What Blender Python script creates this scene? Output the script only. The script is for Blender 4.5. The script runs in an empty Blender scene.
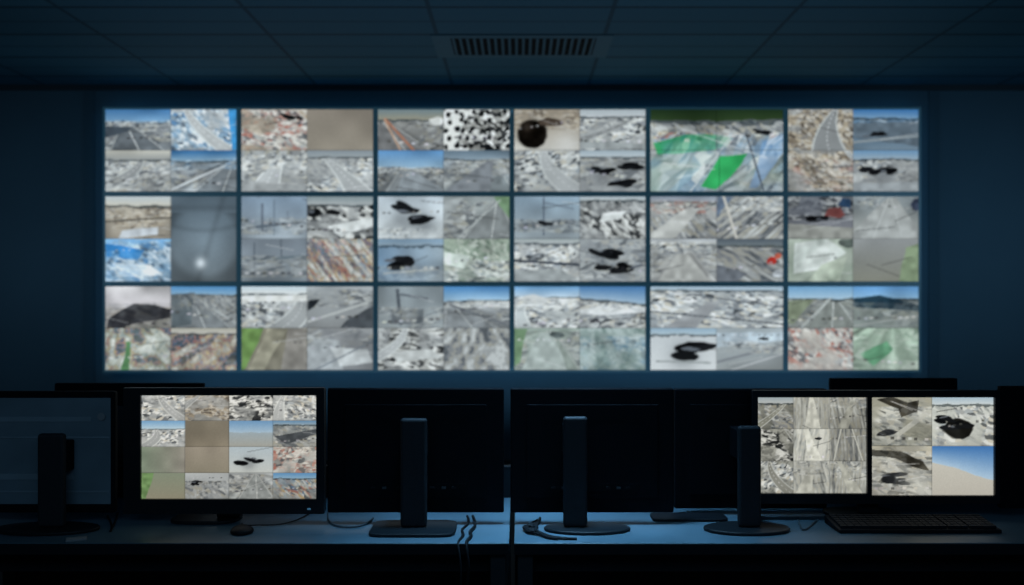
import bpy, bmesh, math
import numpy as np
from mathutils import Vector, Matrix
sc = bpy.context.scene
COL = sc.collection
try:
    sc.view_settings.view_transform = 'Standard'
    sc.view_settings.look = 'None'
except Exception: pass

# ------------------------------------------------------------------ camera
F = 900.0; CX, CY = 518.0, 300.0; CH = 1.5
def X(px, d): return (px-CX)/F*d
def Z(py, d): return CH-(py-CY)/F*d
cd = bpy.data.cameras.new('camera'); cam = bpy.data.objects.new('camera', cd); COL.objects.link(cam)
cam.location = (0, 0, CH); cam.rotation_euler = (math.pi/2, 0, 0)
cd.sensor_width = 36; cd.lens = F/1024*36
cd.shift_x = -(CX-512)/1024; cd.shift_y = (CY-292.5)/1024
cd.clip_start = .05
cd.dof.use_dof = True; cd.dof.focus_distance = 2.75; cd.dof.aperture_fstop = 2.1
sc.camera = cam

# ------------------------------------------------------------------ materials
def mat(name, col, rough=.5, metal=0., noise=0., nscale=40., bump=0., emis=None, es=0., spec=.5, rnoise=0.):
    m = bpy.data.materials.new(name); m.use_nodes = True
    nt = m.node_tree; b = nt.nodes['Principled BSDF']
    b.inputs['Base Color'].default_value = (*col, 1); b.inputs['Roughness'].default_value = rough
    b.inputs['Metallic'].default_value = metal
    b.inputs['Specular IOR Level'].default_value = spec
    if emis:
        b.inputs['Emission Color'].default_value = (*emis, 1); b.inputs['Emission Strength'].default_value = es
    if noise or bump:
        tc = nt.nodes.new('ShaderNodeTexCoord'); n = nt.nodes.new('ShaderNodeTexNoise')
        n.inputs['Scale'].default_value = nscale; n.inputs['Detail'].default_value = 4
        nt.links.new(tc.outputs['Object'], n.inputs['Vector'])
        if noise:
            mx = nt.nodes.new('ShaderNodeMix'); mx.data_type = 'RGBA'
            mx.inputs[6].default_value = (*[c*(1-noise) for c in col], 1)
            mx.inputs[7].default_value = (*[min(1, c*(1+noise)) for c in col], 1)
            nt.links.new(n.outputs['Fac'], mx.inputs[0]); nt.links.new(mx.outputs[2], b.inputs['Base Color'])
        if rnoise:
            mr = nt.nodes.new('ShaderNodeMapRange'); mr.inputs[1].default_value = .35; mr.inputs[2].default_value = .65
            mr.inputs[3].default_value = rough-rnoise; mr.inputs[4].default_value = rough+rnoise
            nt.links.new(n.outputs['Fac'], mr.inputs[0]); nt.links.new(mr.outputs[0], b.inputs['Roughness'])
        if bump:
            bp = nt.nodes.new('ShaderNodeBump'); bp.inputs['Strength'].default_value = bump; bp.inputs['Distance'].default_value = .002
            nt.links.new(n.outputs['Fac'], bp.inputs['Height']); nt.links.new(bp.outputs[0], b.inputs['Normal'])
    return m
M = {}
M['wall'] = mat('wall_paint', (.053, .096, .127), .85, noise=.18, nscale=1.2, spec=.2)
M['surround'] = mat('dark_cladding', (.028, .055, .075), .75, noise=.1, nscale=6, spec=.2)
M['floor'] = mat('carpet', (.02, .035, .045), .95, noise=.3, nscale=120, bump=.5, spec=.1)
M['trim'] = mat('dark_trim', (.01, .02, .028), .7, noise=.1)
M['pilaster'] = mat('dark_wall_strip', (.042, .078, .104), .85, noise=.1, spec=.2)
M['desk'] = mat('desk_laminate', (.085, .160, .212), .42, noise=.38, nscale=4, rnoise=.12)
M['deskedge'] = mat('desk_edge_band', (.010, .016, .022), .6, noise=.1, spec=.2)
M['legm'] = mat('desk_leg_metal', (.03, .045, .055), .5, metal=.5, noise=.1)
M['plastic'] = mat('black_plastic', (.004, .006, .009), .6, noise=.15, nscale=60, spec=.15)
M['plastic2'] = mat('satin_black_plastic', (.005, .008, .012), .55, noise=.12, nscale=50, spec=.2)
M['cover'] = mat('matt_black_plastic', (.0042, .0065, .0098), .7, noise=.12, nscale=50, spec=.08)
M['bez'] = mat('black_display_bezel', (.010, .014, .019), .4, noise=.12, nscale=50, spec=.35)
M['greyback'] = mat('blue_grey_gloss_plastic', (.19, .275, .335), .35, noise=.35, nscale=6, spec=.5)
M['greyrib'] = mat('light_blue_grey_ribs', (.28, .38, .45), .4, noise=.3, nscale=9, spec=.3)
M['neck'] = mat('brushed_grey_stand', (.027, .035, .043), .55, metal=.2, noise=.12, nscale=90, spec=.2)
M['base'] = mat('stand_base_plastic', (.010, .016, .021), .45, metal=.1, noise=.1, nscale=70, spec=.25)
M['port'] = mat('port_metal', (.05, .07, .085), .5, metal=.4, noise=.1)
M['glass'] = mat('dark_screen_glass', (.005, .008, .012), .12, noise=.1)
M['bezel'] = mat('panel_bezel_bloom', (.03, .06, .085), .4, noise=.1, emis=(.025, .09, .14), es=.32)  # faint emission paints the bloom of the screens onto the bezels
M['vent'] = mat('vent_metal', (.055, .140, .195), .7, noise=.08, spec=.1)
M['ventdark'] = mat('vent_cavity', (.004, .007, .010), .9, noise=.2, spec=.1)
M['strip'] = mat('blue_halo_glow', (.02, .1, .2), .5, noise=.1, emis=(.10, .44, .80), es=2.4)  # added glow for the halo around the displays, not a fixture
M['cable'] = mat('cable_rubber', (.005, .008, .011), .6, noise=.2, spec=.2)
M['cablel'] = mat('grey_cable', (.05, .08, .10), .5, noise=.1)
M['key'] = mat('keycaps', (.016, .020, .026), .6, noise=.2, nscale=80, spec=.2)
M['paper'] = mat('note_paper', (.3, .34, .37), .8, noise=.1)
M['led'] = mat('power_led', (.02, .1, .2), .4, noise=.1, emis=(.2, .6, 1), es=.15)

def ceil_mat():
    m = bpy.data.materials.new('ceiling_tiles'); m.use_nodes = True; nt = m.node_tree; L = nt.links.new
    b = nt.nodes['Principled BSDF']; b.inputs['Roughness'].default_value = .85; b.inputs['Specular IOR Level'].default_value = .2
    tc = nt.nodes.new('ShaderNodeTexCoord'); sp = nt.nodes.new('ShaderNodeSeparateXYZ'); L(tc.outputs['Object'], sp.inputs[0])
    def M_(op, a, bb=None):
        n = nt.nodes.new('ShaderNodeMath'); n.operation = op
        for i, v in enumerate((a, bb)):
            if v is None: continue
            if isinstance(v, (int, float)): n.inputs[i].default_value = v
            else: L(v, n.inputs[i])
        return n.outputs[0]
    def line(co, off, per, w, amt):
        t = M_('FRACT', M_('DIVIDE', M_('SUBTRACT', co, off-50*per), per))
        t = M_('ABSOLUTE', M_('SUBTRACT', t, .5))
        return M_('MULTIPLY', M_('GREATER_THAN', t, .5-w/per/2), amt)
    lx = line(sp.outputs[0], -0.58, 1.2, .030, .62); ly = line(sp.outputs[1], 6.43, .6, .04, .75); ly2 = line(sp.outputs[1], 6.43, .3, .03, .45)
    g = M_('MAXIMUM', lx, M_('MAXIMUM', ly, ly2))
    n = nt.nodes.new('ShaderNodeTexNoise'); n.inputs['Scale'].default_value = 60; L(tc.outputs['Object'], n.inputs['Vector'])
    fx = M_('FLOOR', M_('DIVIDE', M_('SUBTRACT', sp.outputs[0], -.58), 1.2)); fy = M_('FLOOR', M_('DIVIDE', M_('SUBTRACT', sp.outputs[1], 6.43), .6))
    cb = nt.nodes.new('ShaderNodeCombineXYZ'); L(fx, cb.inputs[0]); L(fy, cb.inputs[1])
    wn = nt.nodes.new('ShaderNodeTexWhiteNoise'); L(cb.outputs[0], wn.inputs['Vector'])
    fac = M_('ADD', M_('MULTIPLY', wn.outputs['Value'], .5), M_('MULTIPLY', n.outputs['Fac'], .5))
    c1 = nt.nodes.new('ShaderNodeMix'); c1.data_type = 'RGBA'
    c1.inputs[6].default_value = (.028, .104, .160, 1); c1.inputs[7].default_value = (.040, .140, .210, 1); L(fac, c1.inputs[0])
    c2 = nt.nodes.new('ShaderNodeMix'); c2.data_type = 'RGBA'; L(g, c2.inputs[0]); L(c1.outputs[2], c2.inputs[6])
    c2.inputs[7].default_value = (.006, .030, .048, 1); L(c2.outputs[2], b.inputs['Base Color'])
    return m
M['ceil'] = ceil_mat()

def feed_mat(name, s):
    m = bpy.data.materials.new(name); m.use_nodes = True; nt = m.node_tree; nt.nodes.clear()
    o = nt.nodes.new('ShaderNodeOutputMaterial'); e = nt.nodes.new('ShaderNodeEmission'); a = nt.nodes.new('ShaderNodeAttribute')
    a.attribute_name = 'feed'; e.inputs['Strength'].default_value = s
    nt.links.new(a.outputs['Color'], e.inputs['Color']); nt.links.new(e.outputs[0], o.inputs['Surface'])
    return m
M['feedwall'] = feed_mat('video_feed_pixels', 1.0)
M['feeddesk'] = feed_mat('desk_screen_pixels', 1.0)

# ------------------------------------------------------------------ mesh helpers
def newobj(name, bm_or_mesh, m, parent=None, smooth=False, bevel=0., seg=2, mats=None):
    if isinstance(bm_or_mesh, bmesh.types.BMesh):
        me = bpy.data.meshes.new(name); bm_or_mesh.to_mesh(me); bm_or_mesh.free()
    else: me = bm_or_mesh
    for mm in (mats or [m]): me.materials.append(mm)
    ob = bpy.data.objects.new(name, me); COL.objects.link(ob)
    if parent: ob.parent = parent
    if smooth or bevel:
        for p in me.polygons: p.use_smooth = True
    if bevel:
        md = ob.modifiers.new('bev', 'BEVEL'); md.width = bevel; md.segments = seg; md.limit_method = 'ANGLE'; md.harden_normals = True
    return ob
def bbox(bm, x0, x1, y0, y1, z0, z1, taper=None, mi=0):
    vs = []
    for x, y, z in ((x0,y0,z0),(x1,y0,z0),(x1,y1,z0),(x0,y1,z0),(x0,y0,z1),(x1,y0,z1),(x1,y1,z1),(x0,y1,z1)):
        if taper and y == y0:
            cx, cz = (x0+x1)/2, (z0+z1)/2
            x = cx+(x-cx)*taper; z = cz+(z-cz)*taper
        vs.append(bm.verts.new((x, y, z)))
    for f in ((0,1,5,4),(1,2,6,5),(2,3,7,6),(3,0,4,7),(4,5,6,7),(3,2,1,0)):
        fc = bm.faces.new([vs[i] for i in f]); fc.material_index = mi
def box(name, x0, x1, y0, y1, z0, z1, m, parent=None, bevel=0., taper=None):
    bm = bmesh.new(); bbox(bm, x0, x1, y0, y1, z0, z1, taper); return newobj(name, bm, m, parent, bevel=bevel)
def boxes(name, lst, m, parent=None, bevel=0.):
    bm = bmesh.new()
    for b in lst: bbox(bm, *b)
    return newobj(name, bm, m, parent, bevel=bevel)
def disc(name, cx, cy, rx, ry, z0, z1, m, parent=None, bevel=.003, n=48, sup=2.0):
    bm = bmesh.new(); lo = []; hi = []
    for i in range(n):
        a = 2*math.pi*i/n; c, s = math.cos(a), math.sin(a)
        x = cx+rx*math.copysign(abs(c)**(2/sup), c); y = cy+ry*math.copysign(abs(s)**(2/sup), s)
        lo.append(bm.verts.new((x, y, z0))); hi.append(bm.verts.new((x, y, z1)))
    bm.faces.new(hi); bm.faces.new(lo[::-1])
    for i in range(n):
        j = (i+1) % n; bm.faces.new((lo[i], lo[j], hi[j], hi[i]))
    return newobj(name, bm, m, parent, bevel=bevel)
def tube(name, pts, r, m, parent=None):
    cu = bpy.data.curves.new(name, 'CURVE'); cu.dimensions = '3D'; cu.bevel_depth = r; cu.bevel_resolution = 3; cu.resolution_u = 10
    sp = cu.splines.new('NURBS'); sp.points.add(len(pts)-1)
    for p, q in zip(sp.points, pts): p.co = (*q, 1)
    sp.use_endpoint_u = True; sp.order_u = 4
    t = bpy.data.objects.new(name+'_tmp', cu); COL.objects.link(t)
    dg = bpy.context.evaluated_depsgraph_get(); me = bpy.data.meshes.new_from_object(t.evaluated_get(dg))
    bpy.data.objects.remove(t); me.materials.clear()
    me.name = name
    return newobj(name, me, m, parent, smooth=True)
def empty(name, loc, rz=0., label='', cat='', group=None):
    e = bpy.data.objects.new(name, None); COL.objects.link(e); e.location = loc; e.rotation_euler = (0, 0, rz)
    e.empty_display_size = .05
    tag(e, label, cat, group); return e
def tag(o, label, cat, group=None):
    o['label'] = label; o['category'] = cat
    if group: o['group'] = group
def struct(o, label='', cat=''):
    o['kind'] = 'structure'
    if label: o['label'] = label
    if cat: o['category'] = cat

# ------------------------------------------------------------------ feed picture generator (procedural)
def hx(s): return np.array([int(s[i:i+2], 16)/255 for i in (0, 2, 4)])
P = {
 'W': ['e6e8e6','f2f2ee','c6c9c8','9a9da0','74787c','3c4044','d0cabc','aab1b6'],
 'G': ['a2a4a4','b4b6b4','8c8e90','74787c','d0d2d0','54585c','aaa698'],
 'B': ['c4b8a4','a89c8a','e0d8cc','877c6e','645c54','d0ccc4','93908c'],
 'K': ['eeeeea','d8d8d4','26282a','3a3c3e','1a1c1e','f0f0ec','8a8a86','a8a8a4'],
 'C': ['e8e8e4','b07060','5a7898','8a8f90','d8d0c0','4a5054','c8a878','9aa8b0','b8bcbc'],
 'R': ['e8e4de','b07468','989a98','76787a','dcd8d0','c09488','5c6064','b4b8b8','c4c0b8'],
 'U': ['dfe8ee','8aaac4','5a84ac','b0bcc4','4e5a66','e8ecee','8a98a2'],
 'N': ['9aa69a','b8c0b4','849284','d0d4cc','6a766c','a0a49c'],
}
P = {k: np.array([hx(c) for c in v]) for k, v in P.items()}
def vnoise(u, v, sx, sy, rng):
    g = rng.random((int(sy)+3, int(sx)+3)); x = np.clip(u, 0, 1)*sx; y = np.clip(v, 0, 1)*sy
    x0 = x.astype(int); y0 = y.astype(int); fx = x-x0; fy = y-y0; fx = fx*fx*(3-2*fx); fy = fy*fy*(3-2*fy)
    return (g[y0, x0]*(1-fx)+g[y0, x0+1]*fx)*(1-fy)+(g[y0+1, x0]*(1-fx)+g[y0+1, x0+1]*fx)*fy
def sstep(a, b, x):
    t = np.clip((x-a)/(b-a), 0, 1); return t*t*(3-2*t)
def inpoly(U, V, pts):
    ins = np.zeros(U.shape, bool); n = len(pts)
    for i in range(n):
        x1, y1 = pts[i]; x2, y2 = pts[(i+1) % n]
        if y1 == y2: continue
        c = ((y1 > V) != (y2 > V)) & (U < (x2-x1)*(V-y1)/(y2-y1)+x1)
        ins ^= c
    return ins
def ramp(pal, t):
    p = pal[np.argsort(pal.sum(1))]; x = np.clip(t, 0, .999)*(len(p)-1); i = x.astype(int); f = (x-i)[..., None]
    return p[i]*(1-f)+p[i+1]*f
def feed(ops, W0, H0, seed, gain=1.16, lane=True):
    SS = 2; W, H = W0*SS, H0*SS
    rng = np.random.default_rng(seed)
    U0, V0 = np.meshgrid((np.arange(W)+.5)/W, (np.arange(H)+.5)/H); asp = W/H
    w1 = vnoise(U0, V0, 4, 3, rng)-.5; w2 = vnoise(U0, V0, 4, 3, rng)-.5
    w3 = vnoise(U0, V0, 12, 9, rng)-.5; w4 = vnoise(U0, V0, 12, 9, rng)-.5
    img = np.full((H, W, 3), .55); top = 0.; lanes = 0
    for o in ops:
        if o[0] == 'sky': top = max(top, o[1])
    for oi, o in enumerate(ops):
        k = o[0]
        U, V = U0, V0
        if k == 'g':
            a, b = hx(o[1]), hx(o[2]); img = a+(b-a)*V[..., None]
        elif k == 'gh':
            a, b = hx(o[1]), hx(o[2]); img = a+(b-a)*U[..., None]
        elif k == 'sky':
            h, tilt = o[1], o[4]; lim = h+tilt*(U-.5)+.04*w1+.03*w3; m = V < lim
            a, b = hx(o[2]), hx(o[3]); t = np.clip(V/np.maximum(lim, .01), 0, 1)[..., None]
            img = np.where(m[..., None], a+(b-a)*t, img)
            if o[1] < .4:
                hl = .05*vnoise(U, V*0, 22, 1, rng)+.02
                m2 = (V >= lim) & (V < lim+hl); img[m2] = img[m2]*.45+np.array([.10, .12, .13])
        elif k == 'rub':
            _, pal, n, amt, v0, v1, ang, an = o
            n = int(n*1.2)
            Uw = U+.06*w1+.02*w3; Vw = V+.09*w2+.02*w4
            c, s = math.cos(ang), math.sin(ang)
            a = Uw*asp*c+Vw*s; b = (-Uw*asp*s+Vw*c)*an
            pa = rng.random((n, 2))
            pu, pv = pa[:, 0]*asp, v0+(v1-v0)*pa[:, 1]**1.35
            qa = pu*c+pv*s; qb = (-pu*s+pv*c)*an
            d = (a[..., None]-qa)**2+(b[..., None]-qb)**2
            i = d.argmin(-1)
            cols = P[pal][rng.integers(0, len(P[pal]), n)]
            pick = (rng.random(n) < .64)[i]
            fa = np.clip(a/ max(a.max(), .01), 0, 1); fb = np.clip((b-b.min())/max(b.max()-b.min(), .01), 0, 1)
            tn = .5*vnoise(fa, fb, 6, 14, rng)+.5*vnoise(fa, fb, 20, 40, rng)
            under = ramp(P[pal], .55+(tn-.5)*1.6)
            cc = np.where(pick[..., None], cols[i]*.85+under*.15, under)
            big = .6*vnoise(U, V, 3, 3, rng)+.4*vnoise(Uw, Vw, 7, 6, rng)
            tone = (vnoise(U, V, 3, 3, rng)-.5)*.22
            mm = amt*(.26+.74*sstep(.36, .52, big))*((V >= v0+.05*w1) & (V <= v1+.05*w2))
            img = img*(1-mm[..., None])*(1+tone)[..., None]+cc*mm[..., None]
            # a smooth curving carriageway or yard lane crossing the clutter
            if lane and amt > .75 and n > 200 and lanes == 0 and rng.random() < .8:
                lanes = 1
                t = np.clip((V-top)/(1-top), 0, 1); u0 = rng.uniform(.1, .9); k1 = rng.uniform(-.9, .9); k2 = rng.uniform(-.9, .9)
                uc = u0+k1*t+k2*t*t; wd = .03+rng.uniform(.12, .24)*t
                dd = np.abs(U-uc); m = (sstep(wd+.015, wd, dd)*(V > top))[..., None]
                base = hx(ops[0][2])*rng.uniform(.92, 1.18)
                img = img*(1-m)+base*(1+.12*w1)[..., None]*m
                e = ((np.abs(dd-wd) < .011+.008*t) & (V > top)); img[e] = img[e]*.3+.7*np.array([.86, .87, .86])
                e = ((dd < .008) & (np.sin(t*60) > 0) & (V > top)); img[e] = .85
        elif k == 'rad':
            _, vx, vy, fr, amt, h = o
            ang = np.arctan2(U-vx, V-vy+1e-4)/math.pi+.5
            nz = vnoise(ang, V*0, fr, 1, rng)
            m = (V > h)
            img = img*(1+amt*(nz-.5)*2*m)[..., None]
        elif k == 'radp':
            _, pal, vx, vy, fr, amt, h = o
            ang = np.arctan2(U+.03*w1-vx, V-vy+1e-4)/math.pi+.5
            nz = .7*vnoise(ang, np.clip(V, 0, 1), fr, 4, rng)+.3*vnoise(U, V, 30, 20, rng)
            m = amt*(V > h); img = img*(1-m[..., None])+ramp(P[pal], (nz-.5)*1.9+.52)*m[..., None]
        elif k == 'str':
            _, pal, ang, fr, ln, amt = o
            c, s = math.cos(ang), math.sin(ang)
            a = ((U+.03*w1-.5)*asp*c+(V-.5)*s)/2.2+.5; b = (-(U-.5)*asp*s+(V+.04*w2-.5)*c)/2.2+.5
            nz = .7*vnoise(a, b, ln, fr, rng)+.3*vnoise(a, b, ln*5, fr*1.6, rng)
            img = img*(1-amt)+ramp(P[pal], (nz-.5)*1.7+.54)*amt
        elif k == 'p':
            m = inpoly(U+.03*w1+.01*w3, V+.03*w2+.01*w4, o[1])[..., None]; img = np.where(m, hx(o[2])*(1+.22*(vnoise(U, V, 12, 8, rng)-.5))[..., None], img)
        elif k == 'e':
            _, cx, cy, rx, ry, c = o
            dd = ((U+.04*w3-cx)/rx)**2+((V+.04*w4-cy)/ry)**2+.25*(vnoise(U, V, 9, 7, rng)-.5)
            m = sstep(1.15, .8, dd)[..., None]; img = img*(1-m)+hx(c)*(1+.5*w3)[..., None]*m
        elif k == 'd':
            _, cx, cy, s = o
            base = rng.uniform(-.2, .2)
            for j in range(5):
                ox, oy = rng.normal(0, .10*s), rng.normal(0, .04*s); an = base+rng.normal(0, .12)
                lx, ly = rng.uniform(.10, .24)*s, rng.uniform(.04, .075)*s
                dx = (U+.02*w3-cx-ox)*asp; dy = V+.02*w4-cy-oy
                a = (dx*math.cos(an)+dy*math.sin(an))/lx; b = (-dx*math.sin(an)+dy*math.cos(an))/ly
                m = sstep(1.2, .8, a*a+b*b)[..., None]
                tone = [.13, .17, .12, .42, .15][j]
                if j == 3: m = sstep(1.2, .8, (a*1.6)**2+(b*2.2)**2)[..., None]
                img = img*(1-m)+np.array([tone, tone*1.04, tone*1.1])*m
        elif k == 'l':
            _, x0, y0, x1, y1, w, c = o
            dx, dy = x1-x0, y1-y0; t = np.clip(((U-x0)*dx+(V-y0)*dy)/(dx*dx+dy*dy), 0, 1)
            dd = np.hypot((U-x0-t*dx)*asp, V-y0-t*dy); img = np.where((dd < w)[..., None], hx(c), img)
        elif k == 's':
            _, cx, cy, r, c, amt = o
            g = amt*np.exp(-(((U-cx)*asp)**2+(V-cy)**2)/(r*r)); img = img*(1-g[..., None])+hx(c)*g[..., None]
        elif k == 'n':
            img = img*(1+o[2]*2*(vnoise(U, V, o[1]*asp, o[1], rng)-.5))[..., None]
    if len(ops) > 2:
        y0 = top+.12+(.75-top)*rng.random(); sl = rng.uniform(-.25, .25); sz = .012+.02*y0
        if rng.random() < .6:
            for j in range(11):
                if rng.random() < .35: continue
                cx = j/11+rng.uniform(-.01, .01); cy = y0+sl*(cx-.5)
                m = (np.abs(U0-cx) < sz) & (np.abs(V0-cy) < sz*.9)
                t = rng.choice([.25, .9, .85, .35, .7]); img[m] = img[m]*.3+.7*t*np.array([1, rng.uniform(.96, 1.01), rng.uniform(.92, 1.06)])
        for j in range(2):
            x0, y0 = rng.random(), top+(1-top)*rng.random(); an = rng.uniform(-.6, .6); L = rng.uniform(.3, .8)
            dx, dy = L*math.cos(an), L*math.sin(an); t = np.clip(((U0-x0)*dx+(V0-y0)*dy)/(L*L), 0, 1)
            dd = np.hypot((U0-x0-t*dx)*asp, V0-y0-t*dy); m = (dd < .009) & (V0 > top)
            img[m] = img[m]*.45+rng.choice([.25, .85])*.55
    img = img*(1+.07*(rng.random((H, W))-.5))[..., None]
    img = img.reshape(H0, SS, W0, SS, 3).mean((1, 3))
    img = img*rng.uniform(.94, 1.04)
    mu = .56; img = mu+(img-mu)*gain
    img[-1] *= .82; img[:, -1] *= .82
    return np.clip(img, 0.02, .97)

def car(cx, cy, s, c=None): return [('s', cx, cy+.1*s, .2*s, '74787c', .5), ('d', cx, cy, s)]
def park(sk, h, pal, n=330, amt=.9, ground=('aeb0b0', '9c9e9e'), ang=0., an=1.8, tilt=0.):
    r = [('g', *ground), ('n', 3, .14), ('rub', pal, n, amt, h, 1, ang, an)]
    if sk: r.append(('sky', h, sk[0], sk[1], tilt))
    return r
def road(sk, h, vx, g=('a4a8aa', '8a8e90'), amt=.35, fr=26, extra=()):
    lane = [(vx-.05, h), (vx+.05, h), (vx+(.5-vx)*.6+.5, 1), (vx+(.5-vx)*.6-.35, 1)]
    r = [('g', *g), ('rad', vx, h-.05, fr, amt*.7, h), ('rub', 'G', 160, .7, h, 1, 0, 2.5), ('p', lane, g[1]), ('l', vx, h, vx+(.5-vx)*.6+.1, 1, .010, 'd0d2d0'),
         ('l', vx-.04, h, vx+(.5-vx)*.6-.33, 1, .008, 'c4c6c4'), ('l', vx+.04, h, vx+(.5-vx)*.6+.48, 1, .008, 'c4c6c4'), ('n', 4, .06)]
    if sk: r.append(('sky', h, sk[0], sk[1], 0))
    return r+list(extra)
FD = {}
FD[0,0] = [road(('4f7ba6','86a8c4'), .32, .3, ('7d858c','6b7074'), .2, 14, [('p', [(0,.30),(.45,.33),(.35,.55),(0,.7)], '565e66'), ('rub','W',160,.7,.28,.42,0,2)]),
           park(None, 0, 'U', 300, .95, ang=.6)+[('p',[(.86,0),(1,0),(1,1),(.93,1)],'4f93c4'),('s',.35,.5,.35,'e4e8e8',.3)],
           park(('c9c6bc','a8aaa8'), .22, 'W', 300, .9)+[('rub','G',80,.5,.6,1,0,2)],
           road(('3f6f9c','9cb8cc'), .25, .95, ('9ca4aa','868c90'), .35, 30, [('l',0,.95,.9,.3,.03,'c8ccce'),('rub','U',160,.6,.22,.45,0,2)])]
FD[0,1] = [park(None, 0, 'R', 300, .95, ('b0a494','a09484'), .3)+[('d',.75,.2,.7)],
           [('g','8c847a','9c9488'),('n',2,.08)],
           park(None, 0, 'G', 300, .95)+[('p',[(0,.7),(1,.85),(1,1),(0,1)],'9a9c9c'),('rub','W',160,.7,.1,.5,0,2)],
           park(('8c949a','a0a6a8'), .15, 'W', 320, .9, ang=.2)]
FD[0,2] = [road(('7c8c92','a09c8c'), .25, .05, ('989894','7c7c7c'), .3, 20, [('l',.12,.25,.55,1,.03,'b0806a'),('l',.1,.25,.35,1,.02,'c8a890'),('e',.9,.3,.12,.1,'d8d8d4')]),
           [('g','e8e8e4','dcdcd8'),('rub','K',170,1,0,1,.3,1.2)]+[('e',.06+.125*(i%8)+.04*((i//8)%2)+.03*math.sin(i*2.3),.10+.2*(i//8)+.03*math.cos(i*3.1),.035,.06,'202224') for i in range(40)],
           road(('6b97c2','a8c4d8'), .42, .4, ('7e868c','8a8e90'), .3, 18, [('rub','W',120,.6,.4,.55,0,2),('p',[(.4,.5),(.55,.5),(1,.95),(1,1),(.3,1)],'9aa0a4')]),
           road(None, .2, .7, ('90979c','7e8486'), .4, 30, [('sky',.2,'6c7c88','8c9aa4',0),('rub','G',160,.6,.2,.6,.3,2),('p',[(.0,1),(.65,.25),(.75,.25),(.7,1)],'84888c')])]
FD[0,3] = [[('g','a89c8c','d0ccc4'),('rub','B',160,.6,0,.5,0,2),('e',.28,.6,.24,.34,'24211e'),('s',.2,.45,.12,'5a5048',.7),('e',.55,.32,.2,.10,'564c44'),('s',.8,.85,.3,'e8e6e2',.6)],
           park(('b0b8bc','c8ccce'), .18, 'W', 300, .95)+[('p',[(0,.72),(1,.85),(1,1),(0,.95)],'a4a8a8')],
           park(None, 0, 'W', 300, .9, ang=-.2)+[('s',.4,.85,.25,'b0b2b0',.5)],
           park(('a8b4bc','c0c8cc'), .15, 'G', 160, .6)+car(.28,.48,1.1)+car(.75,.38,.9)+car(.6,.75,1.1)]
FULL = {}
FULL[0,4] = [('g','8c8c88','949aa0'),('rub','G',420,.85,.12,1,.5,2.4),('rub','C',260,.8,.28,.45,0,2),('sky',.13,'2c3c2c','3c4c34',0),
             ('p',[(.02,.40),(.28,.31),(.50,.30),(.50,.48),(.4,.5),(.05,.56)],'3c9c62'),('p',[(.50,.30),(.62,.34),(.58,.44),(.5,.47)],'5c8c6c'),
             ('p',[(0,.58),(.5,.5),(.2,1),(0,1)],'98a8a0'),('rub','N',120,.6,.55,1,-.6,3),('p',[(.84,.4),(1,.3),(1,.5),(.8,.95),(.74,.95)],'8ea4bc'),('rub','U',90,.5,.3,1,-.9,3),
             ('l',.3,1,.62,.3,.008,'c8cccc'),('l',.85,.98,.72,.3,.012,'606870'),('p',[(.38,.94),(.52,.56),(.72,.53),(.6,.82),(.5,.98)],'44a868'),('d',.85,.28,.3)]
FD[0,5] = [park(None,0,'B',360,1,ang=.5), [('g','5a7894','7c8c98'),('rub','U',120,.6,.1,.45,0,2),('p',[(0,.35),(1,.3),(1,.9),(0,.7)],'707c86'),('d',.35,.6,.8),('sky',.22,'4a7cb0','88a8c4',.05),('l',0,.8,1,.65,.03,'98a0a4')],
           park(None,0,'B',360,1,ang=.4)+[('rub','R',120,.4,.2,1,.4,2)], park(('7ca0c0','a8b8c4'),.2,'W',160,.8)+car(.5,.5,1.2)+[('p',[(0,.8),(1,.75),(1,1),(0,1)],'a8acae')]]
FD[1,0] = [[('g','bab4a8','a49c90'),('n',5,.12),('rub','B',260,.7,.25,.75,0,3),('sky',.22,'c4ccd0','d4d0c4',0),('l',0,.6,1,.5,.02,'6c6860'),('p',[(.25,.8),(.8,.72),(.8,.9),(.2,.98)],'c8ccd0')],
           None, [('g','7aa4c8','9ab0c0'),('rub','U',160,.8,.05,1,.5,2),('p',[(0,.1),(.6,.25),(.5,.5),(0,.4)],'4480b4'),('p',[(.1,.55),(.7,.6),(.9,.85),(.2,.9)],'dfe6ea'),('rub','U',80,.5,.3,1,.5,2)], None]
FD[1,1] = [[('g','8c9cac','9aa2a8'),('n',3,.06),('l',.32,.2,.32,.8,.03,'68707a'),('l',.5,.1,.5,.9,.015,'6c7882'),('l',.1,.75,.95,.6,.03,'66707a'),('l',.7,.35,.7,.7,.012,'7c8690'),('rub','G',120,.5,.5,.9,0,2)],
           park(('8c989c','b4b8b8'),.2,'K',160,.9,ang=.3,an=2)+[('d',.25,.38,1.),('p',[(.3,.7),(1,.5),(1,.7),(.5,.95)],'d8dad8')],
           [('g','8a929a','80878c'),('n',3,.08),('l',.2,.1,.2,.9,.02,'6c747c'),('l',.6,0,.62,.6,.025,'767e86'),('l',0,.5,1,.4,.03,'6c7880'),('rub','G',120,.5,.4,.9,0,3)],
           [('g','b0a8a0','a09890'),('str','C',.9,44,8,.9),('rub','C',160,.4,0,1,.9,4)]]
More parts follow.
